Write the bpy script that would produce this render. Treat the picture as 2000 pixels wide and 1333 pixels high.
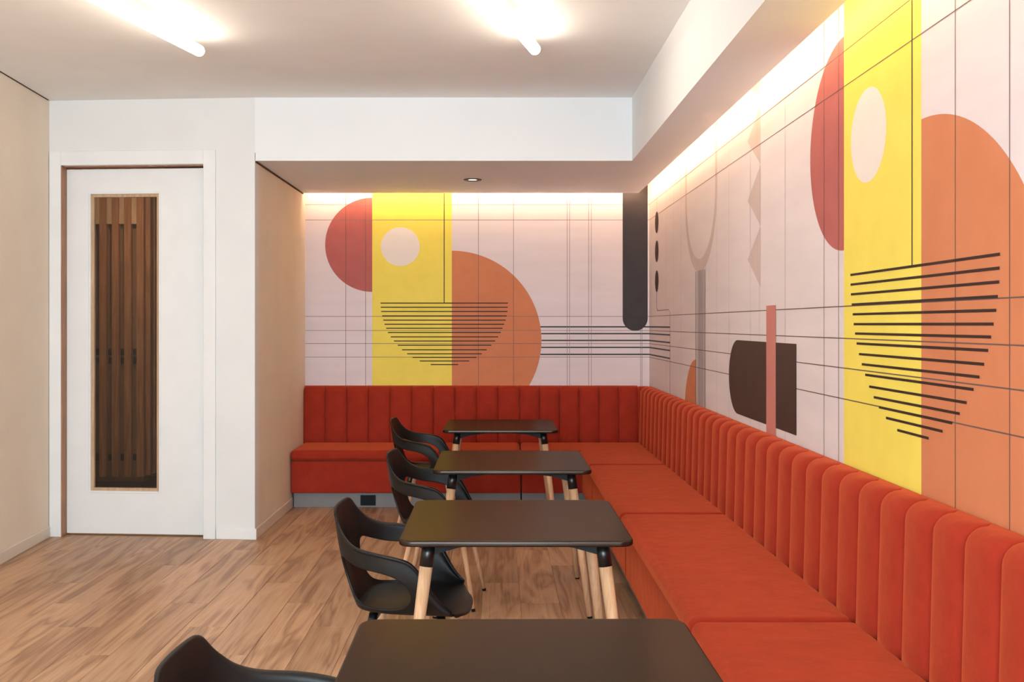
import bpy, bmesh, math, random
import numpy as np
from mathutils import Vector, Matrix

# ------------------------------------------------------------------ reset
for o in list(bpy.data.objects):
    bpy.data.objects.remove(o, do_unlink=True)
scene = bpy.context.scene
COL = scene.collection
random.seed(7)

# ------------------------------------------------------------------ camera
F = 1944.0                      # focal length in pixels of the 2000 x 1333 frame
VX, VY = 970.0, 634.0           # vanishing point of the room's long axis
CZ = 1.49                       # camera height
cam_d = bpy.data.cameras.new('camera')
cam = bpy.data.objects.new('camera', cam_d)
COL.objects.link(cam)
cam.location = (0, 0, CZ)
cam.rotation_euler = (math.pi / 2, 0, 0)
cam_d.sensor_fit = 'HORIZONTAL'
cam_d.sensor_width = 36.0
cam_d.lens = 36.0 * F / 2000.0
cam_d.shift_x = (1000.0 - VX) / 2000.0
cam_d.shift_y = (VY - 666.5) / 2000.0
cam_d.clip_start = 0.05
scene.camera = cam

# ------------------------------------------------------------------ room dimensions (metres)
Y_BACK = 8.70                   # mural wall
X_RIGHT = 1.334                 # mural wall on the right
X_NICHE = -1.6735               # side wall of the niche
Y_DOOR = 6.89                   # door wall at the niche corner
SK = 0.07                       # the door wall and the left wall are a little out of square
Z_CEIL = 3.0615
Z_SOF = 2.6235
X_SOF = 0.938                   # left face of the soffit along the right wall
X_LIP, Y_LIP = 1.2245, 8.58     # edges of the light slot
Y_REAR = -2.6
X_LEFT0, Y_LEFT0 = -3.142, 6.99
def door_y(x): return Y_DOOR + SK * (X_NICHE - x)
def left_x(y): return X_LEFT0 + SK * (Y_LEFT0 - y)

# ------------------------------------------------------------------ world, daylight, exposure
world = bpy.data.worlds.new('sky'); scene.world = world
world.use_nodes = True
bg = world.node_tree.nodes['Background']
bg.inputs[0].default_value = (0.68, 0.87, 1.0, 1)
bg.inputs[1].default_value = 8.5
port_d = bpy.data.lights.new('window_daylight', 'AREA')
port_d.shape = 'RECTANGLE'; port_d.size = 3.0; port_d.size_y = 2.4
port_d.cycles.is_portal = True
port = bpy.data.objects.new('window_daylight', port_d)
port.location = (-0.85, Y_REAR - 0.02, 1.45); port.rotation_euler = (math.pi / 2, 0, 0)
COL.objects.link(port)
scene.view_settings.view_transform = 'Standard'
scene.view_settings.look = 'None'
scene.view_settings.gamma = 1.0
scene.view_settings.use_curve_mapping = False
scene.view_settings.exposure = 1.20
TUBE_POWER = 8.5
LED_POWER = 22.0

# ------------------------------------------------------------------ materials
def lin(r, g, b):
    f = lambda c: (c / 255 / 12.92) if c / 255 <= 0.04045 else ((c / 255 + 0.055) / 1.055) ** 2.4
    return (f(r), f(g), f(b), 1.0)

def base_mat(name, rgb, rough=0.6, spec=0.5, metal=0.0):
    m = bpy.data.materials.new(name); m.use_nodes = True
    b = m.node_tree.nodes['Principled BSDF']
    b.inputs['Base Color'].default_value = lin(*rgb)
    b.inputs['Roughness'].default_value = rough
    b.inputs['Specular IOR Level'].default_value = spec
    b.inputs['Metallic'].default_value = metal
    return m

def nd(m, t, **kw):
    n = m.node_tree.nodes.new(t)
    for k, v in kw.items():
        if k in n.inputs: n.inputs[k].default_value = v
        else: setattr(n, k, v)
    return n

def noise_mat(name, rgb, var=8, scale=6.0, rough=0.6, spec=0.4, bump=0.0, bscale=300.0, metal=0.0, stretch=(1, 1, 1)):
    """paint-like material: slight colour mottling and fine relief"""
    m = base_mat(name, rgb, rough, spec, metal)
    nt = m.node_tree; b = nt.nodes['Principled BSDF']
    tc = nd(m, 'ShaderNodeTexCoord'); mp = nd(m, 'ShaderNodeMapping'); mp.inputs['Scale'].default_value = stretch
    nt.links.new(tc.outputs['Object'], mp.inputs[0])
    n = nd(m, 'ShaderNodeTexNoise', Scale=scale, Detail=4.0)
    nt.links.new(mp.outputs[0], n.inputs['Vector'])
    r = nd(m, 'ShaderNodeValToRGB')
    c = np.array(rgb, float)
    r.color_ramp.elements[0].position = 0.3; r.color_ramp.elements[1].position = 0.7
    r.color_ramp.elements[0].color = lin(*np.clip(c - var, 0, 255)); r.color_ramp.elements[1].color = lin(*np.clip(c + var, 0, 255))
    nt.links.new(n.outputs['Fac'], r.inputs[0]); nt.links.new(r.outputs[0], b.inputs['Base Color'])
    if bump:
        n2 = nd(m, 'ShaderNodeTexNoise', Scale=bscale, Detail=3.0)
        nt.links.new(mp.outputs[0], n2.inputs['Vector'])
        bp = nd(m, 'ShaderNodeBump', Strength=bump, Distance=0.002)
        nt.links.new(n2.outputs['Fac'], bp.inputs['Height']); nt.links.new(bp.outputs[0], b.inputs['Normal'])
    return m

def emit_mat(name, rgb, strength):
    m = bpy.data.materials.new(name); m.use_nodes = True
    nt = m.node_tree; nt.nodes.clear()
    e = nt.nodes.new('ShaderNodeEmission'); o = nt.nodes.new('ShaderNodeOutputMaterial')
    e.inputs[0].default_value = (*rgb, 1); e.inputs[1].default_value = strength
    nt.links.new(e.outputs[0], o.inputs[0]); return m

M = {}
M['white_wall'] = noise_mat('white_wall_paint', (232, 230, 228), 2, 3, 0.75, 0.3, 0.06, 220)
M['cream_wall'] = noise_mat('cream_wall_paint', (238, 223, 204), 3, 3, 0.75, 0.3, 0.06, 220)
M['ceiling'] = noise_mat('ceiling_paint', (248, 245, 241), 2, 3, 0.85, 0.2, 0.04, 200)
M['soffit'] = noise_mat('soffit_white_paint', (240, 239, 239), 1, 3, 0.75, 0.3, 0.05, 220)
M['trim'] = noise_mat('white_trim_lacquer', (238, 236, 234), 2, 5, 0.45, 0.4)
M['baseboard'] = noise_mat('cream_baseboard', (226, 212, 196), 3, 5, 0.5, 0.4)
M['gap'] = base_mat('painted_gap_shade_brown', (96, 68, 50), 0.8, 0.1)  # brown that stands in for shade along the wall tops
M['mural'] = noise_mat('mural_pale_pink', (230, 214, 214), 3, 8, 0.7, 0.25, 0.08, 260, stretch=(0.25, 0.25, 1.5))
M['p_yellow'] = noise_mat('print_yellow', (248, 223, 98), 3, 8, 0.7, 0.25)
M['p_orange'] = noise_mat('print_terracotta', (212, 130, 90), 3, 8, 0.7, 0.25)
M['p_maroon'] = noise_mat('print_rose', (186, 101, 96), 3, 8, 0.7, 0.25)
M['p_white'] = noise_mat('print_offwhite', (240, 226, 216), 2, 8, 0.7, 0.25)
M['p_char'] = noise_mat('print_charcoal', (62, 54, 56), 3, 8, 0.6, 0.3)
M['p_brown'] = noise_mat('print_dark_brown', (72, 50, 44), 3, 8, 0.6, 0.3)
M['p_taupe'] = noise_mat('print_taupe', (210, 187, 181), 3, 8, 0.7, 0.25)
M['p_grey'] = noise_mat('print_mauve_grey', (206, 190, 190), 3, 8, 0.7, 0.25)
M['p_pink'] = noise_mat('print_dusty_pink', (204, 128, 118), 3, 8, 0.7, 0.25)
M['p_line'] = base_mat('print_line_dark', (62, 40, 34), 0.7, 0.25)
M['p_grid'] = base_mat('print_line_grey', (140, 112, 108), 0.7, 0.25)
M['p_gridd'] = base_mat('print_line_brown', (118, 90, 82), 0.7, 0.25)
M['p_faint'] = base_mat('print_line_faint', (214, 196, 196), 0.7, 0.25)
def top_mat():
    """dark brown-black satin laminate: diffuse body under a weak warm gloss that grows towards grazing angles"""
    m = bpy.data.materials.new('tabletop_black_laminate'); m.use_nodes = True
    nt = m.node_tree; nt.nodes.clear(); L = nt.links.new
    o = nt.nodes.new('ShaderNodeOutputMaterial'); mx = nt.nodes.new('ShaderNodeMixShader')
    d = nt.nodes.new('ShaderNodeBsdfDiffuse'); g = nt.nodes.new('ShaderNodeBsdfGlossy')
    g.inputs['Roughness'].default_value = 0.24; g.inputs['Color'].default_value = (1.0, 0.86, 0.74, 1)
    n = nt.nodes.new('ShaderNodeTexNoise'); n.inputs['Scale'].default_value = 25.0
    r = nt.nodes.new('ShaderNodeValToRGB'); r.color_ramp.elements[0].color = lin(34, 22, 17); r.color_ramp.elements[1].color = lin(40, 27, 21)
    L(n.outputs['Fac'], r.inputs[0]); L(r.outputs[0], d.inputs['Color'])
    lw = nt.nodes.new('ShaderNodeLayerWeight'); lw.inputs['Blend'].default_value = 0.5
    mr = nt.nodes.new('ShaderNodeMapRange')
    mr.inputs['From Min'].default_value = 0.6; mr.inputs['From Max'].default_value = 0.95; mr.inputs['To Min'].default_value = 0.045; mr.inputs['To Max'].default_value = 0.20
    L(lw.outputs['Facing'], mr.inputs['Value']); L(mr.outputs[0], mx.inputs[0])
    L(d.outputs[0], mx.inputs[1]); L(g.outputs[0], mx.inputs[2]); L(mx.outputs[0], o.inputs[0])
    return m
M['top_black'] = top_mat()
M['black_metal'] = base_mat('black_lacquered_metal', (16, 16, 18), 0.28, 0.6)
M['brace_metal'] = base_mat('matt_black_steel', (12, 12, 13), 0.55, 0.25)
M['plastic'] = noise_mat('charcoal_plastic', (24, 21, 20), 1, 20, 0.45, 0.35, 0.04, 700)
M['rubber'] = base_mat('black_rubber', (22, 20, 20), 0.8, 0.2)
M['grey_metal'] = noise_mat('brushed_aluminium_plinth', (134, 129, 127), 4, 20, 0.5, 0.3, metal=0.1, stretch=(1, 1, 30))
M['socket'] = base_mat('dark_socket_plastic', (22, 24, 28), 0.6, 0.2)
M['socket2'] = base_mat('dark_socket_insert', (12, 13, 15), 0.6, 0.2)
M['dark_ring'] = base_mat('bronze_ring', (70, 42, 28), 0.5, 0.4)
M['lamp_base'] = base_mat('white_lamp_mount', (236, 222, 204), 0.5, 0.4)
M['tube'] = emit_mat('lit_tube', (1.0, 0.89, 0.74), TUBE_POWER)
M['led'] = emit_mat('lit_led_strip', (1.0, 0.68, 0.38), LED_POWER)
M['spot'] = emit_mat('lit_downlight', (1.0, 0.84, 0.68), 2.0)
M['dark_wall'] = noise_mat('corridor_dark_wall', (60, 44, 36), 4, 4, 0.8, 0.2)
M['screen_back'] = noise_mat('screen_backing', (124, 92, 68), 5, 6, 0.8, 0.2)
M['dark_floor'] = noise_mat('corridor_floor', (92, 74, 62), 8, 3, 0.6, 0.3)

def wood_mat(name, light, dark, scale=(14, 14, 1.2), rough=0.45, axis='Z', rnd=True):
    m = base_mat(name, light, rough, 0.35)
    nt = m.node_tree; b = nt.nodes['Principled BSDF']
    tc = nd(m, 'ShaderNodeTexCoord'); mp = nd(m, 'ShaderNodeMapping')
    mp.inputs['Scale'].default_value = scale
    nt.links.new(tc.outputs['Object'], mp.inputs[0])
    if rnd:
        oi = nd(m, 'ShaderNodeObjectInfo'); vm = nd(m, 'ShaderNodeMath', operation='MULTIPLY'); vm.inputs[1].default_value = 37.0
        nt.links.new(oi.outputs['Random'], vm.inputs[0])
        cx = nd(m, 'ShaderNodeCombineXYZ')
        for i in range(3): nt.links.new(vm.outputs[0], cx.inputs[i])
        nt.links.new(cx.outputs[0], mp.inputs['Location'])
    n = nd(m, 'ShaderNodeTexNoise', Scale=3.0, Detail=6.0, Distortion=0.6)
    nt.links.new(mp.outputs[0], n.inputs['Vector'])
    r = nd(m, 'ShaderNodeValToRGB')
    r.color_ramp.elements[0].position = 0.32; r.color_ramp.elements[1].position = 0.68
    r.color_ramp.elements[0].color = lin(*dark); r.color_ramp.elements[1].color = lin(*light)
    nt.links.new(n.outputs['Fac'], r.inputs[0]); nt.links.new(r.outputs[0], b.inputs['Base Color'])
    return m
M['beech'] = wood_mat('beech_leg_wood', (226, 184, 146), (208, 160, 120), (30, 30, 2.5))
M['jamb'] = wood_mat('raw_wood_jamb', (176, 130, 98), (150, 106, 78), (20, 20, 1.5))
M['frame_wood'] = wood_mat('pale_glazing_wood', (206, 172, 138), (184, 148, 114), (20, 20, 1.5))
M['slat'] = wood_mat('slat_wood', (176, 124, 84), (140, 92, 58), (20, 20, 1.0))

def plank_mat():
    m = base_mat('oak_floor_plank', (182, 132, 94), 0.42, 0.35)
    nt = m.node_tree; b = nt.nodes['Principled BSDF']; L = nt.links.new
    tc = nd(m, 'ShaderNodeTexCoord'); oi = nd(m, 'ShaderNodeObjectInfo')
    off = nd(m, 'ShaderNodeMath', operation='MULTIPLY'); off.inputs[1].default_value = 61.0
    L(oi.outputs['Random'], off.inputs[0])
    cx = nd(m, 'ShaderNodeCombineXYZ'); L(off.outputs[0], cx.inputs[0]); L(off.outputs[0], cx.inputs[1])
    add = nd(m, 'ShaderNodeVectorMath', operation='ADD'); L(tc.outputs['Object'], add.inputs[0]); L(cx.outputs[0], add.inputs[1])
    # broad cathedral figure
    mp1 = nd(m, 'ShaderNodeMapping'); mp1.inputs['Scale'].default_value = (5.0, 0.55, 1.0); L(add.outputs[0], mp1.inputs[0])
    n1 = nd(m, 'ShaderNodeTexNoise', Scale=1.6, Detail=2.0, Distortion=0.9); L(mp1.outputs[0], n1.inputs['Vector'])
    rings = nd(m, 'ShaderNodeMath', operation='MULTIPLY'); rings.inputs[1].default_value = 7.0; L(n1.outputs['Fac'], rings.inputs[0])
    fr = nd(m, 'ShaderNodeMath', operation='PINGPONG'); fr.inputs[1].default_value = 1.0; L(rings.outputs[0], fr.inputs[0])
    # fine grain
    mp2 = nd(m, 'ShaderNodeMapping'); mp2.inputs['Scale'].default_value = (40.0, 0.9, 1.0); L(add.outputs[0], mp2.inputs[0])
    n2 = nd(m, 'ShaderNodeTexNoise', Scale=2.0, Detail=5.0, Distortion=0.4); L(mp2.outputs[0], n2.inputs['Vector'])
    mixv = nd(m, 'ShaderNodeMath', operation='MULTIPLY_ADD'); mixv.inputs[1].default_value = 0.38
    L(fr.outputs[0], mixv.inputs[0])
    sc2 = nd(m, 'ShaderNodeMath', operation='MULTIPLY'); sc2.inputs[1].default_value = 0.58; L(n2.outputs['Fac'], sc2.inputs[0])
    L(sc2.outputs[0], mixv.inputs[2])
    r = nd(m, 'ShaderNodeValToRGB'); e = r.color_ramp.elements
    e[0].position = 0.20; e[0].color = lin(150, 109, 81)
    e[1].position = 0.80; e[1].color = lin(214, 174, 138)
    mid = e.new(0.48); mid.color = lin(192, 150, 116)
    L(mixv.outputs[0], r.inputs[0])
    # per-plank tone and dark knots
    hs = nd(m, 'ShaderNodeHueSaturation'); L(r.outputs[0], hs.inputs['Color'])
    tone = nd(m, 'ShaderNodeMapRange'); tone.inputs['To Min'].default_value = 0.80; tone.inputs['To Max'].default_value = 1.10
    L(oi.outputs['Random'], tone.inputs['Value']); L(tone.outputs[0], hs.inputs['Value'])
    mp3 = nd(m, 'ShaderNodeMapping'); mp3.inputs['Scale'].default_value = (3.0, 1.0, 1.0); L(add.outputs[0], mp3.inputs[0])
    n3 = nd(m, 'ShaderNodeTexNoise', Scale=2.4, Detail=2.0); L(mp3.outputs[0], n3.inputs['Vector'])
    kr = nd(m, 'ShaderNodeValToRGB'); kr.color_ramp.elements[0].position = 0.64; kr.color_ramp.elements[1].position = 0.84
    kr.color_ramp.elements[0].color = (1, 1, 1, 1); kr.color_ramp.elements[1].color = (0.66, 0.58, 0.53, 1)
    L(n3.outputs['Fac'], kr.inputs[0])
    mx = nd(m, 'ShaderNodeMixRGB', blend_type='MULTIPLY'); mx.inputs[0].default_value = 1.0
    L(hs.outputs[0], mx.inputs[1]); L(kr.outputs[0], mx.inputs[2]); L(mx.outputs[0], b.inputs['Base Color'])
    bp = nd(m, 'ShaderNodeBump', Strength=0.08, Distance=0.002); L(n2.outputs['Fac'], bp.inputs['Height']); L(bp.outputs[0], b.inputs['Normal'])
    return m
M['plank'] = plank_mat()
M['grout'] = base_mat('pale_joint_filler', (196, 162, 130), 0.8, 0.2)

def fabric_mat():
    m = base_mat('rust_red_upholstery', (160, 46, 27), 0.85, 0.2)
    nt = m.node_tree; b = nt.nodes['Principled BSDF']; L = nt.links.new
    b.inputs['Sheen Weight'].default_value = 0.68; b.inputs['Sheen Roughness'].default_value = 0.42
    b.inputs['Sheen Tint'].default_value = lin(245, 120, 72)
    tc = nd(m, 'ShaderNodeTexCoord')
    n = nd(m, 'ShaderNodeTexNoise', Scale=9.0, Detail=5.0); L(tc.outputs['Object'], n.inputs['Vector'])
    r = nd(m, 'ShaderNodeValToRGB'); e = r.color_ramp.elements
    e[0].position = 0.3; e[0].color = lin(154, 42, 24); e[1].position = 0.7; e[1].color = lin(167, 50, 30)
    L(n.outputs['Fac'], r.inputs[0]); L(r.outputs[0], b.inputs['Base Color'])
    n2 = nd(m, 'ShaderNodeTexNoise', Scale=520.0, Detail=2.0); L(tc.outputs['Object'], n2.inputs['Vector'])
    n3 = nd(m, 'ShaderNodeTexNoise', Scale=11.0, Detail=2.0); L(tc.outputs['Object'], n3.inputs['Vector'])
    bp = nd(m, 'ShaderNodeBump', Strength=0.25, Distance=0.002); L(n2.outputs['Fac'], bp.inputs['Height'])
    bp2 = nd(m, 'ShaderNodeBump', Strength=0.25, Distance=0.02); L(n3.outputs['Fac'], bp2.inputs['Height'])
    L(bp.outputs[0], bp2.inputs['Normal']); L(bp2.outputs[0], b.inputs['Normal'])
    return m
M['fabric'] = fabric_mat()

def glass_mat():
    m = bpy.data.materials.new('door_glass'); m.use_nodes = True
    nt = m.node_tree; nt.nodes.clear(); L = nt.links.new
    o = nt.nodes.new('ShaderNodeOutputMaterial'); mx = nt.nodes.new('ShaderNodeMixShader')
    t = nt.nodes.new('ShaderNodeBsdfTransparent'); t.inputs[0].default_value = (0.86, 0.83, 0.8, 1)
    g = nt.nodes.new('ShaderNodeBsdfGlossy'); g.inputs['Roughness'].default_value = 0.02
    f = nt.nodes.new('ShaderNodeFresnel'); f.inputs[0].default_value = 1.5
    L(f.outputs[0], mx.inputs[0]); L(t.outputs[0], mx.inputs[1]); L(g.outputs[0], mx.inputs[2]); L(mx.outputs[0], o.inputs[0])
    return m
M['glass'] = glass_mat()

# ------------------------------------------------------------------ mesh helpers
class MB:
    """collects vertices and faces of ONE mesh object"""
    def __init__(s): s.v = []; s.f = []
    def box(s, x0, x1, y0, y1, z0, z1):
        n = len(s.v)
        s.v += [(x, y, z) for z in (z0, z1) for y in (y0, y1) for x in (x0, x1)]
        s.f += [tuple(n + i for i in q) for q in ((0, 2, 3, 1), (4, 5, 7, 6), (0, 1, 5, 4), (2, 6, 7, 3), (0, 4, 6, 2), (1, 3, 7, 5))]
        return s
    def prism(s, pts, z0, z1):
        n = len(s.v); k = len(pts)
        s.v += [(x, y, z0) for x, y in pts] + [(x, y, z1) for x, y in pts]
        s.f.append(tuple(n + i for i in reversed(range(k)))); s.f.append(tuple(n + k + i for i in range(k)))
        for i in range(k):
            j = (i + 1) % k
            s.f.append((n + i, n + j, n + k + j, n + k + i))
        return s
    def tube(s, p0, p1, r0, r1, seg=20, cap=True):
        p0, p1 = Vector(p0), Vector(p1)
        a = (p1 - p0).normalized(); u = a.orthogonal().normalized(); w = a.cross(u); n = len(s.v)
        for p, r in ((p0, r0), (p1, r1)):
            for i in range(seg):
                t = 2 * math.pi * i / seg
                s.v.append(tuple(p + r * (math.cos(t) * u + math.sin(t) * w)))
        for i in range(seg):
            j = (i + 1) % seg
            s.f.append((n + i, n + j, n + seg + j, n + seg + i))
        if cap:
            s.f.append(tuple(n + i for i in reversed(range(seg)))); s.f.append(tuple(n + seg + i for i in range(seg)))
        return s
    def lathe(s, prof, seg=32, c=(0, 0, 0)):
        n = len(s.v); k = len(prof)
        for r, z in prof:
            for i in range(seg):
                t = 2 * math.pi * i / seg
                s.v.append((c[0] + r * math.cos(t), c[1] + r * math.sin(t), c[2] + z))
        for a in range(k - 1):
            for i in range(seg):
                j = (i + 1) % seg
                s.f.append((n + a * seg + i, n + a * seg + j, n + (a + 1) * seg + j, n + (a + 1) * seg + i))
        return s
    def grid(s, rows):
        n = len(s.v); R = len(rows); Cn = len(rows[0])
        for r in rows: s.v += [tuple(p) for p in r]
        for i in range(R - 1):
            for j in range(Cn - 1):
                s.f.append((n + i * Cn + j, n + i * Cn + j + 1, n + (i + 1) * Cn + j + 1, n + (i + 1) * Cn + j))
        return s
    def mesh(s, name, mat):
        me = bpy.data.meshes.new(name); me.from_pydata(s.v, [], s.f); me.update()
        bm = bmesh.new(); bm.from_mesh(me)
        bmesh.ops.recalc_face_normals(bm, faces=bm.faces); bm.to_mesh(me); bm.free()
        if mat: me.materials.append(M[mat])
        return me
    def build(s, name, mat, parent=None, smooth=False, bevel=0, seg=3):
        me = s.mesh(name, mat)
        o = bpy.data.objects.new(name, me); COL.objects.link(o)
        if parent: o.parent = parent
        if smooth:
            for p in me.polygons: p.use_smooth = True
        if bevel:
            b = o.modifiers.new('bevel', 'BEVEL'); b.width = bevel; b.segments = seg; b.limit_method = 'ANGLE'; b.angle_limit = math.radians(40)
            for p in me.polygons: p.use_smooth = True
            wn = o.modifiers.new('wn', 'WEIGHTED_NORMAL'); wn.keep_sharp = False
        return o

def empty(name, loc=(0, 0, 0), rz=0.0):
    o = bpy.data.objects.new(name, None); o.location = loc; o.rotation_euler = (0, 0, rz)
    o.empty_display_size = 0.1; COL.objects.link(o); return o
def tag(o, label=None, cat=None, group=None, kind=None):
    if label: o['label'] = label
    if cat: o['category'] = cat
    if group: o['group'] = group
    if kind: o['kind'] = kind
    return o
def struct(o, label=None): return tag(o, label, None, None, 'structure')
def copy_tree(o, parent=None):
    c = o.copy(); COL.objects.link(c); c.parent = parent
    for ch in [x for x in o.children]: copy_tree(ch, c)
    return c
def skew_y(mb):                 # boxes given in door-wall coordinates: y measured from the wall face
    mb.v = [(x, door_y(x) + y, z) for x, y, z in mb.v]; return mb

# ------------------------------------------------------------------ floor
Xc = 2.0
fl = MB().box(left_x(Y_REAR) * 0 - 3.3, X_RIGHT + 0.1, Y_REAR - 0.1, Y_BACK + 0.1, -0.10, -0.0035).build('floor', 'grout')
struct(fl, 'oak-look plank floor with pale joints')
PW, PL, PX0, PY0 = 0.208, 1.252, -0.08, 4.483
full_mesh = None
JG = 0.0009
def plank(x0, x1, y0, y1):
    global full_mesh
    full = abs(x1 - x0 - PW) < 1e-6 and abs(y1 - y0 - PL) < 1e-6
    if full and full_mesh: me = full_mesh
    else:
        hx, hy = (x1 - x0) / 2 - JG, (y1 - y0) / 2 - JG
        b = 0.0012
        mb = MB()
        mb.v = [(-hx, -hy, -0.006), (hx, -hy, -0.006), (hx, hy, -0.006), (-hx, hy, -0.006),
                (-hx, -hy, -b), (hx, -hy, -b), (hx, hy, -b), (-hx, hy, -b),
                (-hx + b, -hy + b, 0), (hx - b, -hy + b, 0), (hx - b, hy - b, 0), (-hx + b, hy - b, 0)]
        mb.f = [(8, 9, 10, 11)] + [(i, (i + 1) % 4, 4 + (i + 1) % 4, 4 + i) for i in range(4)] + [(4 + i, 4 + (i + 1) % 4, 8 + (i + 1) % 4, 8 + i) for i in range(4)]
        me = mb.mesh('plank', 'plank')
        if full: full_mesh = me
    o = bpy.data.objects.new('plank', me); o.location = ((x0 + x1) / 2, (y0 + y1) / 2, 0); o.parent = fl
    COL.objects.link(o)
k0 = math.floor((-3.2 - PX0) / PW); k1 = math.ceil((X_RIGHT - PX0) / PW)
for k in range(k0, k1):
    x0, x1 = PX0 + k * PW, PX0 + (k + 1) * PW
    x1 = min(x1, X_RIGHT)
    ymax = Y_BACK if x1 > X_NICHE + 0.02 else door_y((x0 + x1) / 2) + 0.03
    if x1 > X_NICHE - 0.12 and x1 <= X_NICHE + 0.02: ymax = door_y(x1) + 0.03
    j = math.floor((0.8 - PY0) / PL) - 1
    sh = PY0 + [0, 2, 1][k % 3] * PL / 3
    while sh + j * PL < ymax - 0.02:
        y0, y1 = sh + j * PL, sh + (j + 1) * PL
        j += 1
        if y1 > 0.6: plank(x0, x1, y0, min(y1, ymax))

# ------------------------------------------------------------------ ceiling and soffit
ce = MB().box(-3.4, X_RIGHT + 0.1, Y_REAR - 0.1, Y_BACK + 0.1, Z_CEIL, Z_CEIL + 0.1).build('ceiling', 'ceiling')
struct(ce, 'flat warm white ceiling')
xs0 = X_NICHE
board = [(xs0 + 0.004, Y_DOOR), (X_SOF, Y_DOOR), (X_SOF, Y_REAR), (X_LIP, Y_REAR), (X_LIP, Y_LIP), (xs0 + 0.004, Y_LIP)]
MB().prism(board, Z_SOF, Z_SOF + 0.055).build('soffit', 'soffit', ce)
block = [(xs0, Y_DOOR), (X_SOF, Y_DOOR), (X_SOF, Y_REAR), (X_LIP - 0.16, Y_REAR), (X_LIP - 0.16, Y_LIP - 0.16), (xs0, Y_LIP - 0.16)]
MB().prism(block, Z_SOF + 0.055, Z_CEIL).build('soffit_upper', 'soffit', ce)

# ------------------------------------------------------------------ walls
wb = struct(MB().box(X_NICHE - 0.1, X_RIGHT + 0.1, Y_BACK, Y_BACK + 0.12, 0, Z_CEIL).build('wall_back', 'mural'), 'back wall covered by a geometric mural')
wr = struct(MB().box(X_RIGHT, X_RIGHT + 0.12, Y_REAR, Y_BACK, 0, Z_CEIL).build('wall_right', 'mural'), 'right wall covered by a geometric mural')
struct(MB().box(X_NICHE - 0.12, X_NICHE, Y_DOOR + 0.12, Y_BACK, 0, Z_CEIL).build('wall_niche', 'cream_wall'), 'cream side wall of the banquette niche')
lw = MB(); a, b_ = left_x(Y_LEFT0 + 0.12), left_x(Y_REAR)
lw.prism([(a, Y_LEFT0 + 0.12), (a - 0.12, Y_LEFT0 + 0.12), (b_ - 0.12, Y_REAR), (b_, Y_REAR)], 0, Z_CEIL)
struct(lw.build('wall_left', 'cream_wall'), 'plain cream left wall')

# door wall with its opening
DX0, DX1, DZ = -3.053, -2.035, 2.605
dw = MB().box(X_LEFT0 - 0.05, DX0, 0, 0.12, 0, Z_CEIL).box(DX1, X_NICHE, 0, 0.12, 0, Z_CEIL).box(DX0, DX1, 0, 0.12, DZ, Z_CEIL)
struct(skew_y(dw).build('wall_door', 'white_wall'), 'white wall around the glazed door')

# rear wall with a big daylight window, behind the camera
WX0, WX1, WZ0, WZ1 = -2.35, 0.65, 0.25, 2.65
rw = MB().box(-3.4, WX0, Y_REAR - 0.12, Y_REAR, 0, Z_CEIL).box(WX1, X_RIGHT + 0.12, Y_REAR - 0.12, Y_REAR, 0, Z_CEIL)
rw.box(WX0, WX1, Y_REAR - 0.12, Y_REAR, 0, WZ0).box(WX0, WX1, Y_REAR - 0.12, Y_REAR, WZ1, Z_CEIL)
struct(rw.build('wall_rear', 'white_wall'), 'white wall behind the camera with a wide window')
wf = MB()
for x in (WX0 + 0.02, (2 * WX0 + WX1) / 3, (WX0 + 2 * WX1) / 3, WX1 - 0.02): wf.box(x - 0.02, x + 0.02, Y_REAR - 0.09, Y_REAR - 0.04, WZ0 + 0.04, WZ1 - 0.04)
wf.box(WX0, WX1, Y_REAR - 0.09, Y_REAR - 0.04, WZ0, WZ0 + 0.04).box(WX0, WX1, Y_REAR - 0.09, Y_REAR - 0.04, WZ1 - 0.04, WZ1)
struct(wf.build('window_1', 'trim'), 'white framed daylight window behind the camera')

# baseboards, and solid brown strips that paint in the shade of ceiling-edge gaps
bl = MB(); y1 = Y_LEFT0 - 0.02
bl.prism([(left_x(y1), y1), (left_x(Y_REAR), Y_REAR + 0.01), (left_x(Y_REAR) + 0.014, Y_REAR + 0.01), (left_x(y1) + 0.014, y1)], 0, 0.075)
struct(bl.build('baseboard_left', 'baseboard', bevel=0.004, seg=2), 'cream baseboard along the left wall')
struct(MB().box(X_NICHE, X_NICHE + 0.014, Y_DOOR - 0.012, 8.115, 0, 0.075).build('baseboard_niche', 'baseboard', bevel=0.004, seg=2), 'cream baseboard along the niche side wall')
struct(skew_y(MB().box(-1.945, X_NICHE + 0.012, -0.014, 0, 0, 0.075)).build('baseboard_door', 'trim', bevel=0.004, seg=2), 'white baseboard beside the door')
struct(MB().box(X_NICHE + 0.0005, X_NICHE + 0.010, Y_DOOR + 0.012, Y_LIP - 0.002, Z_SOF - 0.010, Z_SOF - 0.0005).build('shade_strip_1', 'gap'), 'thin brown strip painting in the shade line above the niche side wall')
tg = MB(); y1 = Y_LEFT0 - 0.03
tg.prism([(left_x(y1) + 0.0005, y1), (left_x(Y_REAR) + 0.0005, Y_REAR + 0.02), (left_x(Y_REAR) + 0.009, Y_REAR + 0.02), (left_x(y1) + 0.009, y1)], Z_CEIL - 0.004, Z_CEIL - 0.0005)
struct(tg.build('shade_strip_2', 'gap'), 'thin brown strip painting in the shade line above the left wall')

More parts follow.
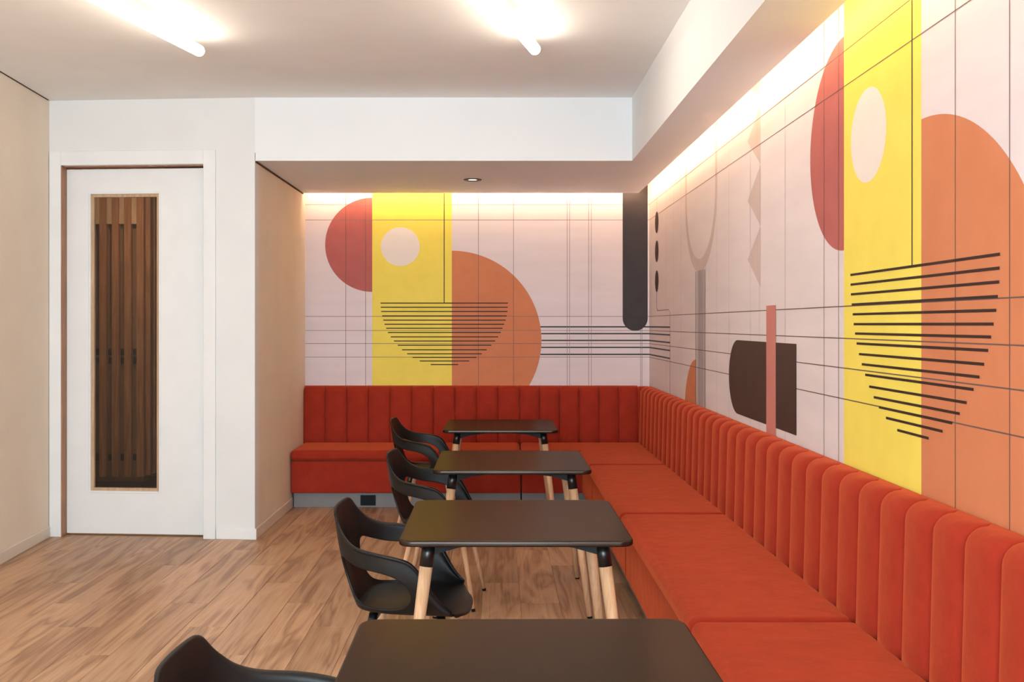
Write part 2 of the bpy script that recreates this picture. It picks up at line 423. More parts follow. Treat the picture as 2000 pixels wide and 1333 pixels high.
# ------------------------------------------------------------------ door
dr = struct(empty('door_1', (0, 0, 0)), 'white flush door with a tall narrow glass panel')
cas = MB().box(X_LEFT0 + 0.004, DX0, -0.014, 0, 0, DZ + 0.098).box(DX1, DX1 + 0.086, -0.014, 0, 0, DZ + 0.098).box(DX0, DX1, -0.014, 0, DZ, DZ + 0.098)
skew_y(cas).build('casing', 'trim', dr, bevel=0.002, seg=1)
jm = MB().box(DX0, DX0 + 0.006, -0.012, 0.12, 0, DZ)
skew_y(jm).build('jamb', 'jamb', dr)
skew_y(MB().box(DX0 + 0.006, DX1, 0.03, 0.12, DZ - 0.006, DZ)).build('head_jamb', 'jamb', dr)
# leaf: four members around the glass, one mesh
LY0, LY1 = 0.066, 0.106
LX0, LX1, LZ0, LZ1 = DX0 + 0.008, DX1 + 0.03, 0.012, DZ - 0.018
GX0, GX1, GZ0, GZ1 = -2.884, -2.364, 0.300, 2.424
lf = MB().box(LX0, GX0, LY0, LY1, LZ0, LZ1).box(GX1, LX1 - 0.03, LY0, LY1, LZ0, LZ1).box(GX0, GX1, LY0, LY1, LZ0, GZ0).box(GX0, GX1, LY0, LY1, GZ1, LZ1)
skew_y(lf).build('door_leaf', 'trim', dr)
def ring(x0, x1, z0, z1, w, ya, yb):
    return MB().box(x0, x0 + w, ya, yb, z0, z1).box(x1 - w, x1, ya, yb, z0, z1).box(x0 + w, x1 - w, ya, yb, z0, z0 + w).box(x0 + w, x1 - w, ya, yb, z1 - w, z1)
skew_y(ring(GX0, GX1, GZ0, GZ1, 0.013, LY0 - 0.005, LY1)).build('glazing_bead', 'trim', dr, bevel=0.002, seg=1)
gf = skew_y(ring(GX0 + 0.013, GX1 - 0.013, GZ0 + 0.013, GZ1 - 0.013, 0.020, LY0 + 0.012, LY1)).build('glazing_frame', 'frame_wood', dr)
skew_y(MB().box(GX0 + 0.030, GX1 - 0.030, LY0 + 0.026, LY0 + 0.032, GZ0 + 0.030, GZ1 - 0.030)).build('glass_pane', 'glass', dr)

# ------------------------------------------------------------------ room behind the door
cx0, cx1, cy1 = -6.2, X_NICHE - 0.13, 11.6
struct(MB().box(cx0, cx1, 7.0, cy1, -0.1, -0.004).build('floor_corridor', 'dark_floor'), 'brown floor of the room beyond the door')
struct(MB().box(cx0, cx1, cy1, cy1 + 0.1, 0, Z_CEIL).build('wall_corridor_back', 'dark_wall'), 'dark back wall of the room beyond the door')
struct(MB().box(cx0 - 0.1, cx0, 7.0, cy1, 0, Z_CEIL).build('wall_corridor_left', 'dark_wall'), 'dark left wall of the room beyond the door')
struct(MB().box(cx1 - 0.02, cx1, Y_DOOR + 0.13, cy1, 0, Z_CEIL).build('wall_corridor_right', 'dark_wall'), 'dark right wall of the room beyond the door')
struct(MB().box(cx0, X_LEFT0 - 0.1, 7.0, 7.1, 0, Z_CEIL).build('wall_corridor_front', 'dark_wall'), 'dark front wall of the room beyond the door')
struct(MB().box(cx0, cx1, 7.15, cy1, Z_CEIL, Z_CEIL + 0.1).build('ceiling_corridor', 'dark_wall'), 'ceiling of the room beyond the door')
sc = tag(empty('slat_screen', (-3.4, 9.0, 0)), 'vertical wooden slat screen seen through the glass of the door', 'screen')
SX, SY = -3.4, 9.0
MB().box(-1.2, 0.19, 0.07, 0.10, 0.06, 3.0).build('backing_panel', 'screen_back', sc)
MB().box(0.16, 0.19, 0.10, 1.6, 0.06, 3.0).build('side_backing', 'screen_back', sc)
sl_me = MB().box(-0.032, 0.032, 0, 0.045, 0.11, 2.98).mesh('slat', 'slat')
for i in range(12):
    o = bpy.data.objects.new('slat', sl_me); COL.objects.link(o); o.parent = sc; o.location = (0.175 - 0.112 * i, 0.0, 0)
sl2 = MB().box(0, 0.045, -0.036, 0.036, 0.11, 2.98).mesh('slat', 'slat')
for i in range(11):
    o = bpy.data.objects.new('slat', sl2); COL.objects.link(o); o.parent = sc; o.location = (0.19, 0.13 + 0.125 * i, 0)
for z in (0.28, 1.16, 1.24):
    MB().box(-1.2, 0.13, 0.046, 0.0695, z - 0.028, z + 0.028).build('rail', 'rubber', sc)
tb_me = MB().box(-0.022, 0.022, 0.004, 0.045, 2.40, 2.98).mesh('spacer_block', 'frame_wood')
for i in range(9):
    o = bpy.data.objects.new('spacer_block', tb_me); COL.objects.link(o); o.parent = sc; o.location = (0.119 - 0.112 * i, 0.0, 0.0)
cl = tag(empty('corridor_fill_lamp', (-2.9, 8.0, Z_CEIL)), 'unseen round fill lamp added to brighten the room beyond the door', 'lamp')  # added out of view to light the slats and corridor
MB().lathe([(0.0, -0.0), (0.09, -0.0), (0.09, -0.03), (0.07, -0.035)]).build('housing', 'lamp_base', cl)
M['corr_fill'] = emit_mat('corridor_fill_glow', (1.0, 0.78, 0.56), 230.0)  # glow of the added fill lamp
MB().lathe([(0.0001, -0.036), (0.07, -0.036)]).build('lens', 'corr_fill', cl)

# ------------------------------------------------------------------ mural prints (flat printing on the two walls)
def back_pt(u, z, off): return (u, Y_BACK - off, z)
def right_pt(u, z, off): return (X_RIGHT - off, -u, z)
class Print:
    def __init__(s, fn, off): s.fn = fn; s.off = off; s.mb = MB()
    def poly(s, pts):
        n = len(s.mb.v); s.mb.v += [s.fn(u, z, s.off) for u, z in pts]; s.mb.f.append(tuple(range(n, n + len(pts)))); return s
    def rect(s, u0, u1, z0, z1): return s.poly([(u0, z0), (u1, z0), (u1, z1), (u0, z1)])
    def hl(s, z, u0, u1, w): return s.rect(u0, u1, z - w / 2, z + w / 2)
    def vl(s, u, z0, z1, w): return s.rect(u - w / 2, u + w / 2, z0, z1)
    def disc(s, u, z, r, a0=0, a1=360, n=64):
        pts = [(u + r * math.cos(math.radians(a0 + (a1 - a0) * i / n)), z + r * math.sin(math.radians(a0 + (a1 - a0) * i / n))) for i in range(n + (0 if a1 - a0 == 360 else 1))]
        return s.poly(pts)
    def done(s, name, mat, wall, label=None):
        o = s.mb.build(name, mat, wall)
        if label: o['label'] = label
        return o
SB = F / Y_BACK
def bu(x): return (x - VX) / SB
def bz(y): return CZ - (y - VY) / SB
LO = 0.45                                     # prints run down behind the banquette
Z_TOP = Z_CEIL - 0.01
bowl_y = [592.4, 600.6, 608.8, 617.4, 625.6, 633.8, 641.6, 649.8, 658.4, 666.5, 674.7, 683.7, 691.5, 698.5, 705.5, 712.6]
bowl_l = [470, 471, 473, 478, 484, 490, 498, 507, 521, 537, 556, 578, 603, 630, 666, 721]
bowl_r = [1108, 1107, 1106, 1102, 1097, 1089, 1081, 1072, 1059, 1044, 1025, 1001, 977, 950, 914, 859]
H_LINES = [bz(400), bz(430), bz(618.5), bz(646), bz(671.5), bz(698)]
UY0 = bu(727)                                 # left edge of the yellow band
def motif(fn, wall, du):
    """rose half disc, yellow band, white disc, terracotta half disc and the bowl of lines"""
    u = lambda x: bu(x) + du
    Print(fn, 0.0004).disc(u(727), bz(478.5), 0.4115, 90, 270).done('print_half_disc', 'p_maroon', wall, 'dusty rose half disc')
    Print(fn, 0.0004).rect(u(727), u(882.5), LO, Z_TOP).done('print_band', 'p_yellow', wall, 'yellow vertical band')
    Print(fn, 0.0008).disc(u(782), bz(482), 0.1695).done('print_disc', 'p_white', wall, 'off-white disc')
    n = 48; r = 0.783; cu, cz_ = u(882.5), bz(665)
    Print(fn, 0.0004).disc(cu, cz_, r, -50, 90).poly([(cu, cz_), (cu, LO), (cu + r * 0.6, LO), (cu + r * math.cos(math.radians(-50)), cz_ - r * math.sin(math.radians(50)))]).poly([(cu, cz_ + r), (cu, cz_), (cu + r * math.cos(math.radians(-50)), cz_ + r * math.sin(math.radians(-50)))]).done('print_large_half_disc', 'p_orange', wall, 'terracotta half disc')
    p = Print(fn, 0.0018)
    for y, l, rr in zip(bowl_y, bowl_l, bowl_r): p.hl(bz(y), u(560 + l * .39), u(560 + rr * .39), 0.0085)
    p.vl(u(867.5), bz(592), Z_TOP, 0.007)
    p.done('print_bowl_lines', 'p_line', wall, 'bowl drawn with dark parallel lines')
    g = Print(fn, 0.0014)
    for x in (675.5, 714, 934.5, 1003): g.vl(u(x), LO, Z_TOP, 0.0036)
    g.done('print_vertical_lines', 'p_gridd', wall)
motif(back_pt, wb, 0.0)
D_YEL = 3.8215
motif(right_pt, wr, -D_YEL - UY0)
# back wall only
g = Print(back_pt, 0.0012)
for z in H_LINES: g.hl(z, X_NICHE, X_RIGHT, 0.004)
for x in (1107.6, 1112.3, 1149.7, 1155, 1251, 1254): g.vl(bu(x), LO, Z_TOP, 0.0035)
g.done('print_grid_lines', 'p_grid', wb)
p = Print(back_pt, 0.0010)
for y in (638.8, 652.2, 665.4, 679, 692.6):
    x0 = 882.5 + math.sqrt(175 ** 2 - (y - 665) ** 2)
    p.hl(bz(y), bu(x0), X_RIGHT, 0.0115)
p.done('print_stave_lines', 'p_char', wb, 'five thick dark horizontal lines')
ra = (bu(1265) - bu(1216)) / 2
pp = Print(back_pt, 0.0016); cu = bu(1240.5); czp = bz(646.6) + ra
pp.poly([(cu + ra, Z_TOP), (cu - ra, Z_TOP)] + [(cu + ra * math.cos(math.radians(180 + 180 * i / 32)), czp + ra * math.sin(math.radians(180 + 180 * i / 32))) for i in range(33)])
pp.done('print_bar', 'p_char', wb, 'charcoal bar with a round lower end')
# right wall only
KR = X_RIGHT * F
def rd(x): return KR / (x - VX)
def rz(x, y): return CZ - (y - VY) * rd(x) / F
def ru(x): return -rd(x)
g = Print(right_pt, 0.0012)
for z in H_LINES[:2]: g.hl(z, -Y_BACK, -Y_REAR, 0.0032)
for z in H_LINES[2:]: g.hl(z, -Y_BACK, -Y_REAR, 0.0042)
g.done('print_grid_lines', 'p_gridd', wr)
g = Print(right_pt, 0.0010)
for x in (1400, 1424, 1465.6, 1483.6, 1533.6, 1302, 1316, 1330): g.vl(ru(x), LO, Z_TOP, 0.008)
g.done('print_faint_lines', 'p_faint', wr)
p = Print(right_pt, 0.0010)
for y in (638.8, 652.2, 665.4, 679, 692.6): p.hl(bz(y), -Y_BACK, ru(1309), 0.0115)
p.done('print_stave_lines', 'p_char', wr, 'ends of the five thick dark lines')
dz = [rz(1283, y) for y in (434.7, 491.3, 549.6)]
for z in dz: Print(right_pt, 0.0016).disc(ru(1283), z, 0.09).done('print_dot', 'p_brown', wr, 'dark brown dot')
p = Print(right_pt, 0.0014); w = 0.012
zc = rz(1285, 607)
p.vl(ru(1283), dz[2], zc + 0.03, w).vl(ru(1283), dz[0], Z_TOP, w * .5).hl(zc, ru(1284), ru(1306), 0.006).vl(ru(1309), LO, zc - 0.02, w)
p.poly([(ru(1283) - w / 2, zc + 0.03), (ru(1283) + w / 2, zc + 0.03), (ru(1284) + 0.03, zc - 0.003), (ru(1284), zc - 0.003)])
p.poly([(ru(1306) - 0.02, zc + 0.003), (ru(1306), zc + 0.003), (ru(1309) + w / 2, zc - 0.02), (ru(1309) - w / 2, zc - 0.02)])
p.done('print_bent_line', 'p_grid', wr)
# taupe U
uc, ro, ri, zu = -6.525, 0.508, 0.455, 2.34
p = Print(right_pt, 0.0006)
for i in range(40):
    a0, a1 = math.radians(180 + 4.5 * i), math.radians(180 + 4.5 * (i + 1))
    t = lambda a: ri - 0.035 * max(0.0, -math.sin(a)) ** 2          # the U is thicker at its foot
    p.poly([(uc + ro * math.cos(a0), zu + ro * math.sin(a0)), (uc + ro * math.cos(a1), zu + ro * math.sin(a1)), (uc + t(a1) * math.cos(a1), zu + t(a1) * math.sin(a1)), (uc + t(a0) * math.cos(a0), zu + t(a0) * math.sin(a0))])
p.rect(uc - ro, uc - ri, zu, Z_TOP).rect(uc + ri, uc + ro, zu, Z_TOP)
p.done('print_arch', 'p_taupe', wr, 'taupe U-shaped arch')
u0, u1 = ru(1359.4), ru(1377.2)
Print(right_pt, 0.0007).rect(u0, u1, LO, zu - ro + 0.01).done('print_stripe_ground', 'p_grey', wr)
p = Print(right_pt, 0.0019)
for t in (0.0, 0.30, 0.45, 0.61, 0.78, 1.0): p.vl(u0 + (u1 - u0) * t, LO, zu - ro + 0.012, 0.010)
p.done('print_strings', 'p_line', wr, 'six dark vertical strings')
pts = [(u0, LO), (u0, 1.2536)] + [(u0 - 0.40 * math.sin(math.radians(90 * i / 20)), 0.8536 + 0.40 * math.cos(math.radians(90 * i / 20))) for i in range(1, 21)] + [(u0 - 0.4, LO)]
Print(right_pt, 0.0006).poly(pts).done('print_small_half_disc', 'p_orange', wr, 'small terracotta half arch')
# zigzag
p = Print(right_pt, 0.0005); ur, ul = -5.028, -5.287
for k in range(5):
    zr = 1.676 + 0.3115 * k
    p.poly([(ur, zr), (ur, zr + 0.3115), (ul, zr + 0.1590)])
p.done('print_zigzag', 'p_taupe', wr, 'taupe zigzag')
uL, uR, z0, z1 = -5.506, -4.425, 0.995, 1.403
pts = [(uR, z0), (uR, z1), (uL, z1)] + [(uL - 0.204 * math.sin(math.radians(180 * i / 32)), (z0 + z1) / 2 + 0.204 * math.cos(math.radians(180 * i / 32))) for i in range(1, 32)] + [(uL, z0)]
Print(right_pt, 0.0014).poly(pts).done('print_block', 'p_brown', wr, 'dark brown block with one round end')
Print(right_pt, 0.0020).rect(-4.917, -4.750, LO, 1.582).done('print_upright', 'p_pink', wr, 'dusty pink upright bar')

# ------------------------------------------------------------------ banquettes
XS, XB = 0.665, 1.334         # right run: front of the cushion, wall
YS, YB = 8.03, 8.70
SEAT, CB, BB = 0.472, 0.388, 0.12
DEPTH = 0.10
def channel_mesh(w):
    """one upright padded channel; local x along the run (0..w), y from the wall (0) out to -depth"""
    nu = 15; rows = []
    prof = [(0.02, 0.40)]
    for i in range(8):
        prof.append((1.0, 0.44 + (0.895 - 0.44) * i / 7))
    for a in (15, 30, 45, 60, 75, 90): prof.append((None, a))
    prof.append((0.3, -1)); prof.append((0.0, -1))
    for i in range(nu):
        u = math.sin(math.pi / 2 * (-1 + 2 * i / (nu - 1)))
        puff = (max(0.0, 1 - abs(u) ** 2.4)) ** 0.6
        d = DEPTH * (0.73 + 0.27 * puff); zt = 0.956 - 0.006 * (1 - puff)
        row = []; rr = 0.058
        x = w / 2 + u * (w / 2 - 0.0006)
        for a, b in prof:
            if a is None:
                ang = math.radians(b); row.append((x, -(d - rr + rr * math.cos(ang)), zt - rr + rr * math.sin(ang)))
            elif b == -1: row.append((x, -a * DEPTH * 0.4, 0.956))
            elif a == 1.0:
                t = (b - 0.44) / (0.895 - 0.44); row.append((x, -(d + 0.012 * (1 - t)), min(b, zt - rr)))
            else: row.append((x, -a * d, b))
        rows.append(row)
    return MB().grid(rows)
CHM = {}
def channels(parent, n, length, p0, rz_):
    w = length / n; key = round(w, 4)
    if key not in CHM:
        me = channel_mesh(w).mesh('back_channel', 'fabric')
        for p in me.polygons: p.use_smooth = True
        CHM[key] = me
    for i in range(n):
        o = bpy.data.objects.new('back_channel', CHM[key]); COL.objects.link(o); o.parent = parent
        o.rotation_euler = (0, 0, rz_)
        o.location = (p0[0] + math.cos(rz_) * w * i, p0[1] + math.sin(rz_) * w * i, 0)
def cushion(parent, pts, z0=CB, z1=SEAT, name='seat_cushion'):
    o = MB().prism(pts, z0, z1).build(name, 'fabric', parent, bevel=0.034, seg=6)
    return o
def inset_run(x0, x1, g=0.002): return x0 + g, x1 - g
# straight module on the back wall
XJ = 0.20
YB -= 0.004; XB -= 0.004
bm1 = tag(empty('banquette', (X_NICHE, YB, 0)), 'rust-red channel-back banquette on the back wall, left of the corner unit', 'banquette', 'banquette units')
def bloc(o, pts): return [(x - o.location.x, y - o.location.y) for x, y in pts]
def rectp(x0, x1, y0, y1): return [(x0, y0), (x1, y0), (x1, y1), (x0, y1)]
YF = YB - 0.085
cushion(bm1, bloc(bm1, rectp(X_NICHE + 0.004, XJ - 0.004, YS, YF)))
MB().prism(bloc(bm1, rectp(X_NICHE + 0.006, XJ - 0.005, YS + 0.03, YF)), BB, CB - 0.004).build('base', 'fabric', bm1, bevel=0.014, seg=3)
MB().prism(bloc(bm1, rectp(X_NICHE + 0.02, XJ - 0.006, YS + 0.087, YF)), 0, BB).build('plinth', 'grey_metal', bm1)
channels(bm1, 10, XJ - X_NICHE - 0.002, (0.0015, 0), 0)
# corner unit (L-shaped)
YJ0 = 7.237
XF = XB - 0.085
bm2 = tag(empty('banquette', (XB, YB, 0)), 'L-shaped rust-red corner banquette where the two mural walls meet', 'banquette', 'banquette units')
def ell(g, fr): return bloc(bm2, [(XJ + g, YS + fr), (XS + fr, YS + fr), (XS + fr, YJ0 + g), (XF, YJ0 + g), (XF, YF), (XJ + g, YF)])
cushion(bm2, ell(0.004, 0))
MB().prism(ell(0.005, 0.03), BB, CB - 0.004).build('base', 'fabric', bm2, bevel=0.014, seg=3)
MB().prism(ell(0.006, 0.087), 0, BB).build('plinth', 'grey_metal', bm2)
LB = (XB - DEPTH - 0.002) - (XJ + 0.0005)
channels(bm2, 6, LB, (XJ + 0.0005 - XB, 0), 0)
channels(bm2, 7, (YB - 0.004) - DEPTH * 0.0 - (YJ0 + 0.003) - 0.10, (0, (YB - 0.104) - YB), -math.pi / 2)
MB().prism(bloc(bm2, rectp(XB - DEPTH - 0.006, XB - 0.001, YB - 0.110, YB - 0.001)), 0.40, 0.952).build('corner_pad', 'fabric', bm2, bevel=0.02, seg=4)
# straight modules on the right wall
yj = [YJ0, 5.365, 3.43, 1.50]
lab = ['rust-red channel-back banquette on the right wall, next to the corner unit',
       'rust-red channel-back banquette in the middle of the right wall',
       'rust-red channel-back banquette on the right wall, nearest the camera']
for i in range(3):
    ya, yb = yj[i + 1], yj[i]
    b = tag(empty('banquette', (XB, yb, 0)), lab[i], 'banquette', 'banquette units')
    cushion(b, bloc(b, rectp(XS, XF, ya + 0.003, yb - 0.003)))
    MB().prism(bloc(b, rectp(XS + 0.03, XF, ya + 0.004, yb - 0.004)), BB, CB - 0.004).build('base', 'fabric', b, bevel=0.014, seg=3)
    MB().prism(bloc(b, rectp(XS + 0.087, XF, ya + 0.001, yb - 0.001)), 0, BB).build('plinth', 'grey_metal', b)
    channels(b, 10, yb - ya - 0.001, (0, -0.0005), -math.pi / 2)
# power outlet in the plinth
ou = tag(empty('power_outlet', (-1.048, YS + 0.0862, 0.055)), 'dark power outlet set in the grey plinth of the back banquette', 'outlet')
MB().box(-0.062, 0.062, -0.008, 0, -0.042, 0.042).build('cover_plate', 'socket', ou, bevel=0.003, seg=2)
oi_ = MB().box(-0.042, 0.042, -0.010, -0.008, -0.026, 0.026).build('insert', 'socket2', ou)
for sx in (-0.021, 0.021):
    MB().box(sx - 0.015, sx + 0.015, -0.0115, -0.010, -0.018, 0.018).build('socket_face', 'socket', oi_)

# ------------------------------------------------------------------ tables
def rounded_rect(hx, hy, r, n=7):
    pts = []
    for cx, cy, a in ((hx - r, hy - r, 0), (-hx + r, hy - r, 90), (-hx + r, -hy + r, 180), (hx - r, -hy + r, 270)):
        for i in range(n):
            t = math.radians(a + 90 * i / (n - 1)); pts.append((cx + r * math.cos(t), cy + r * math.sin(t)))
    return pts
HT = 0.405
def make_table():
    t = empty('dining_table')
    MB().prism(rounded_rect(HT, HT - 0.004, 0.05), 0.728, 0.75).build('tabletop', 'top_black', t, bevel=0.007, seg=3)
    for sx in (-1, 1):
        for sy in (-1, 1):
            top = Vector((sx * 0.303, sy * 0.303, 0.727)); bot = Vector((sx * 0.392, sy * 0.392, 0.010))
            at = lambda z: top + (bot - top) * ((top.z - z) / (top.z - bot.z))
            lg = MB().tube(at(0.655), bot, 0.0235, 0.0150, 20).build('leg', 'beech', t, smooth=False)
            MB().tube(top, at(0.643), 0.0225, 0.0245, 20).build('socket', 'black_metal', lg)
            MB().tube(at(0.0115), bot - Vector((0, 0, 0.010)) + (bot - top) * 0.0, 0.0135, 0.0125, 16).build('foot_cap', 'rubber', lg)
            for o in (lg, *lg.children):
                for p in o.data.polygons: p.use_smooth = len(p.vertices) == 4
    # cranked steel arms under the top, from each leg socket to the middle
    def arm(p, q, wid):
        p, q = Vector(p), Vector(q); d = (q - p); d.z = 0; d.normalize(); s = Vector((-d.y, d.x, 0)) * wid
        mb = MB()
        prof = [(0.0, 0.680), (0.35, 0.705), (0.8, 0.719), (1.0, 0.720)]
        rows = []
        for f, z in prof:
            c = p + (q - p) * f
            rows.append((c, z))
        n = 0
        for c, z in rows:
            mb.v += [(c.x + s.x, c.y + s.y, z), (c.x - s.x, c.y - s.y, z), (c.x - s.x, c.y - s.y, 0.7275), (c.x + s.x, c.y + s.y, 0.7275)]
        for i in range(len(rows) - 1):
            b = 4 * i
            for k in range(4): mb.f.append((b + k, b + (k + 1) % 4, b + 4 + (k + 1) % 4, b + 4 + k))
        mb.f.append((0, 1, 2, 3)); e = 4 * (len(rows) - 1); mb.f.append((e + 3, e + 2, e + 1, e))
        return mb
    for sy in (-1, 1):
        for sx in (-1, 1):
            arm((sx * 0.30, sy * 0.30, 0), (sx * 0.02, sy * 0.27, 0), 0.012).build('brace', 'brace_metal', t)
    MB().box(-0.02, 0.02, -0.28, 0.28, 0.718, 0.7275).build('cross_rail', 'brace_metal', t)
    return t
T = [((0.067, 2.104), 0.4, 'black square table nearest the camera, cut by the lower edge'),
     ((0.067, 3.797), 0.0, 'second black square table from the camera, legs of pale beech'),
     ((0.080, 5.437), 0.0, 'third black square table from the camera'),
     ((0.027, 7.350), 0.0, 'farthest black square table, in front of the back banquette')]
tab = make_table()
for i, ((x, y), a, l) in enumerate(T):
    o = tab if i == 0 else copy_tree(tab)
    o.location = (x, y, 0); o.rotation_euler = (0, 0, math.radians(a)); tag(o, l, 'table', 'square black tables')

# ------------------------------------------------------------------ chairs
def smooth_interp(keys, t):
    """Catmull-Rom through (t, point) keys"""
    ts = [k[0] for k in keys]; P = [np.array(k[1], float) for k in keys]
    i = max(0, min(len(ts) - 2, int(np.searchsorted(ts, t) - 1)))
    h = ts[i + 1] - ts[i]; s = (t - ts[i]) / h
    def tan(j):
        if j == 0: return (P[1] - P[0]) / (ts[1] - ts[0])
        if j == len(ts) - 1: return (P[-1] - P[-2]) / (ts[-1] - ts[-2])
        return (P[j + 1] - P[j - 1]) / (ts[j + 1] - ts[j - 1])
    m0, m1 = tan(i) * h, tan(i + 1) * h
    return (2 * s**3 - 3 * s**2 + 1) * P[i] + (s**3 - 2 * s**2 + s) * m0 + (-2 * s**3 + 3 * s**2) * P[i + 1] + (s**3 - s**2) * m1
TOPK = [(0, (-0.272, 0, 0.802)), (.10, (-0.270, .072, .802)), (.18, (-0.264, .126, .796)), (.26, (-0.246, .160, .755)), (.34, (-0.216, .190, .711)), (.44, (-0.165, .228, .678)),
        (.56, (-0.085, .258, .664)), (.68, (-.01, .268, .651)), (.77, (.046, .266, .632)), (.84, (.082, .258, .588)), (.90, (.112, .248, .535)), (.95, (.144, .236, .484)), (1.0, (.186, .220, .446))]
BOTK = [(0, (-0.195, 0, 0.440)), (.10, (-0.193, .050, .440)), (.18, (-0.186, .095, .439)), (.26, (-0.174, .132, .438)), (.34, (-0.152, .165, .437)), (.44, (-0.112, .190, .436)),
        (.56, (-0.055, .204, .434)), (.68, (.005, .211, .433)), (.77, (.055, .214, .432)), (.84, (.092, .215, .432)), (.90, (.122, .215, .432)), (.95, (.150, .214, .432)), (1.0, (.186, .210, .431))]
H0, H1 = 0.19, 0.765            # the side opening runs between these
def make_chair_shell():
    ts = np.concatenate([np.linspace(0, H0, 5), np.linspace(H0, H1, 21)[1:], np.linspace(H1, 1.0, 6)[1:]])
    verts, faces = [], []
    NL, NU = 3, 4
    def wall_pt(t, v, sgn):
        b = smooth_interp(BOTK, t); a = smooth_interp(TOPK, t)
        p = b + (a - b) * v
        bulge = math.sin(math.pi * v) * (0.018 if t > 0.3 else 0.018 * t / 0.3)
        p[1] += bulge
        p[0] -= math.sin(math.pi * min(1, v)) * 0.020 * max(0, 1 - t / 0.45)
        return (p[0], sgn * p[1], p[2])
    def hole(t):
        if t <= H0 + 1e-9 or t >= H1 - 1e-9: return None
        s = (t - H0) / (H1 - H0)
        e = max(0.0, 1 - abs(2 * s - 1) ** 3.2) ** 0.5
        mid_lo, mid_hi = 0.06, 0.70
        c = 0.36 + 0.02 * (s - 0.5)
        return c - (c - mid_lo) * e, c + (mid_hi - c) * e
    idx = {}
    def add(p): verts.append(tuple(p)); return len(verts) - 1
    for sgn in (1, -1):
        for i, t in enumerate(ts):
            if i == 0 and sgn == -1:
                idx[(sgn, 0)] = idx[(1, 0)]; continue
            h = hole(t)
            c = 0.36
            lo, hi = h if h else (c, c)
            low = [add(wall_pt(t, lo * k / NL, sgn)) for k in range(NL + 1)]
            first = low[-1] if h is None else add(wall_pt(t, hi, sgn))
            up = [first] + [add(wall_pt(t, hi + (1 - hi) * k / NU, sgn)) for k in range(1, NU + 1)]
            # rim turned outwards
            p = np.array(wall_pt(t, 1.0, sgn)); b = smooth_interp(TOPK, t)
            fl_ = 0.020 * min(1, max(0.15, (t - 0.15) / 0.3)) * (1 if t < 0.85 else max(0.2, 1 - (t - .85) / .15))
            out = np.array((-0.5 if t < 0.3 else 0.0, sgn * 1.0, 0.0)) if t > 0.05 else np.array((-1.0, 0, 0))
            out = out / np.linalg.norm(out)
            up.append(add(p + out * fl_ + np.array((0, 0, -0.003))))
            idx[(sgn, i)] = (low, up)
        for i in range(len(ts) - 1):
            (l0, u0_), (l1, u1_) = idx[(sgn, i)], idx[(sgn, i + 1)]
            for A, B in ((l0, l1), (u0_, u1_)):
                for k in range(len(A) - 1):
                    q = (A[k], B[k], B[k + 1], A[k + 1])
                    faces.append(q if sgn == 1 else q[::-1])
    # seat pan: rows between the two bottom curves
    NC = 9; rows = []
    for i in range(len(ts)):
        L_, R_ = idx[(1, i)][0][0], idx[(-1, i)][0][0]
        if i == 0: rows.append([L_] * NC); continue
        pl = np.array(verts[L_]); row = [L_]
        for k in range(1, NC - 1):
            f = -1 + 2 * k / (NC - 1)
            dish = 0.026 * (1 - f * f) * min(1.0, i / 6)
            row.append(add((pl[0] - 0.0, -f * pl[1], pl[2] - dish)))
        row.append(R_); rows.append(row)
    for q in (0.3, 0.6, 0.85, 1.0):                      # front lip, rounded in plan and rolled down
        row = []
        for k in range(NC):
            f = 1 - 2 * k / (NC - 1)
            xf = 0.240 - 0.046 * abs(f) ** 3
            row.append(add((.186 + (xf - .186) * q, f * (.210 - .030 * q * q), .431 - 0.026 * (1 - f * f) * (1 - 0.55 * q) - 0.016 * q * q)))
        rows.append(row)
    for r in range(len(rows) - 1):
        for k in range(NC - 1):
            q = [rows[r][k], rows[r][k + 1], rows[r + 1][k + 1], rows[r + 1][k]]
            u = []
            for v in q:
                if v not in u: u.append(v)
            if len(u) >= 3: faces.append(tuple(u))
    me = bpy.data.meshes.new('seat_shell'); me.from_pydata(verts, [], faces); me.update()
    bm = bmesh.new(); bm.from_mesh(me)
    bmesh.ops.remove_doubles(bm, verts=bm.verts, dist=0.0004)
    bmesh.ops.recalc_face_normals(bm, faces=bm.faces); bm.to_mesh(me); bm.free()
    for p in me.polygons: p.use_smooth = True
    me.materials.append(M['plastic'])
    return me
def make_chair():
    c = empty('armchair')
    sh = bpy.data.objects.new('seat_shell', make_chair_shell()); COL.objects.link(sh); sh.parent = c
    ss = sh.modifiers.new('subsurf', 'SUBSURF'); ss.levels = 2; ss.render_levels = 2
    so = sh.modifiers.new('solid', 'SOLIDIFY'); so.thickness = 0.010; so.offset = 0.0
    fr = MB()
    for sx in (-1, 1):
        fr.box(sx * 0.125 - 0.014 + (0.01), sx * 0.125 + 0.014 + 0.01, -0.14, 0.14, 0.388, 0.408)
    fr.box(-0.115, 0.135, -0.014, 0.014, 0.388, 0.408)
    fr.build('underframe', 'black_metal', c, bevel=0.003, seg=2)
    for sx in (-1, 1):
        for sy in (-1, 1):
            top = Vector((0.01 + sx * 0.125, sy * 0.135, 0.412)); bot = Vector((0.0 + sx * 0.212, sy * 0.205, 0.008))
            at = lambda z: top + (bot - top) * ((top.z - z) / (top.z - bot.z))
            lg = MB().tube(at(0.352), bot, 0.0150, 0.0100, 18).build('leg', 'beech', c)
            MB().tube(top, at(0.345), 0.0165, 0.0178, 18).build('socket', 'black_metal', lg)
            MB().tube(at(0.014), at(0.0), 0.0108, 0.0104, 14).build('foot_cap', 'rubber', lg)
            for o in (lg, *lg.children):
                for p in o.data.polygons: p.use_smooth = len(p.vertices) == 4
    return c
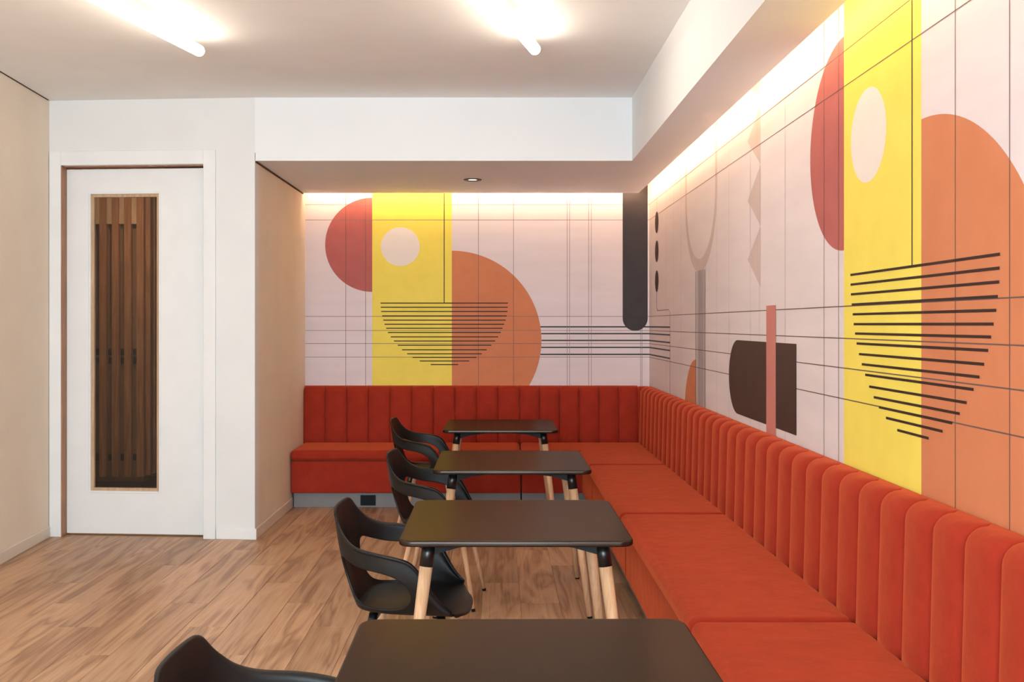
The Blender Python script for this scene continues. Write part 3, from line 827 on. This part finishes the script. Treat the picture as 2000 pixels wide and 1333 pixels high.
CH = [((-0.405, 2.085), -2, 'charcoal plastic armchair nearest the camera, only its back in view'),
      ((-0.334, 3.84), -4, 'charcoal plastic armchair at the second table from the camera'),
      ((-0.306, 5.39), -7, 'charcoal plastic armchair at the third table from the camera'),
      ((-0.490, 7.27), -4, 'farthest charcoal plastic armchair, close to the back banquette')]
ch = make_chair()
for i, ((x, y), a, l) in enumerate(CH):
    o = ch if i == 0 else copy_tree(ch)
    o.location = (x, y, 0); o.rotation_euler = (0, 0, math.radians(a)); tag(o, l, 'chair', 'charcoal armchairs')

# ------------------------------------------------------------------ lamps
def capsule(r, half, seg=24):
    prof = [(r * math.sin(math.radians(a)) + (1e-4 if a == 0 else 0), -half + r - r * math.cos(math.radians(a))) for a in range(0, 91, 15)]
    prof += [(r, half - r)] + [(max(1e-4, r * math.cos(math.radians(a))), half - r + r * math.sin(math.radians(a))) for a in range(15, 91, 15)]
    mb = MB().lathe(prof, seg)
    mb.v = [(x, z, y) for x, y, z in mb.v]      # axis along local y
    return mb
def tube_lamp(end, ang, label):
    half = 0.66; a = math.radians(ang); d = Vector((math.sin(a), math.cos(a), 0))
    c = Vector((end[0], end[1], 0)) - d * half
    t = tag(empty('ceiling_tube_light', (c.x, c.y, Z_CEIL), -a), label, 'ceiling light', 'ceiling tube lights')
    MB().box(-0.022, 0.022, -0.17, 0.17, -0.052, 0).build('mount', 'lamp_base', t)
    o = capsule(0.031, half).build('tube', 'tube', t, smooth=True); o.location = (0, 0, -0.082)
    return t
tube_lamp((-1.612, 5.44), 13, 'lit white tube lamp on the left of the ceiling')
tube_lamp((0.214, 5.41), 15, 'lit white tube lamp near the soffit on the right of the ceiling')
# cove LED strips lying in the slot behind the soffit edge
l1 = MB().box(X_NICHE + 0.03, X_LIP - 0.02, Y_LIP + 0.0005, Y_LIP + 0.0105, Z_SOF + 0.016, Z_SOF + 0.026).build('led_strip', 'led')
tag(l1, 'warm light strip hidden in the slot above the back mural', 'light strip', 'cove light strips')
l2 = MB().box(X_LIP + 0.0005, X_LIP + 0.0105, 0.0, Y_LIP + 0.09, Z_SOF + 0.022, Z_SOF + 0.032).build('led_strip', 'led')
tag(l2, 'warm light strip hidden in the slot above the right mural', 'light strip', 'cove light strips')
# recessed downlight
dl = tag(empty('downlight', (-0.188, 7.786, Z_SOF)), 'small round downlight with a bronze ring in the soffit', 'downlight')
MB().lathe([(0.034, -0.001), (0.036, -0.004), (0.068, -0.006), (0.071, -0.003), (0.071, 0.0)], 40).build('ring', 'dark_ring', dl, smooth=True)
MB().lathe([(0.0001, -0.002), (0.034, -0.002)], 32).build('lens', 'spot', dl)
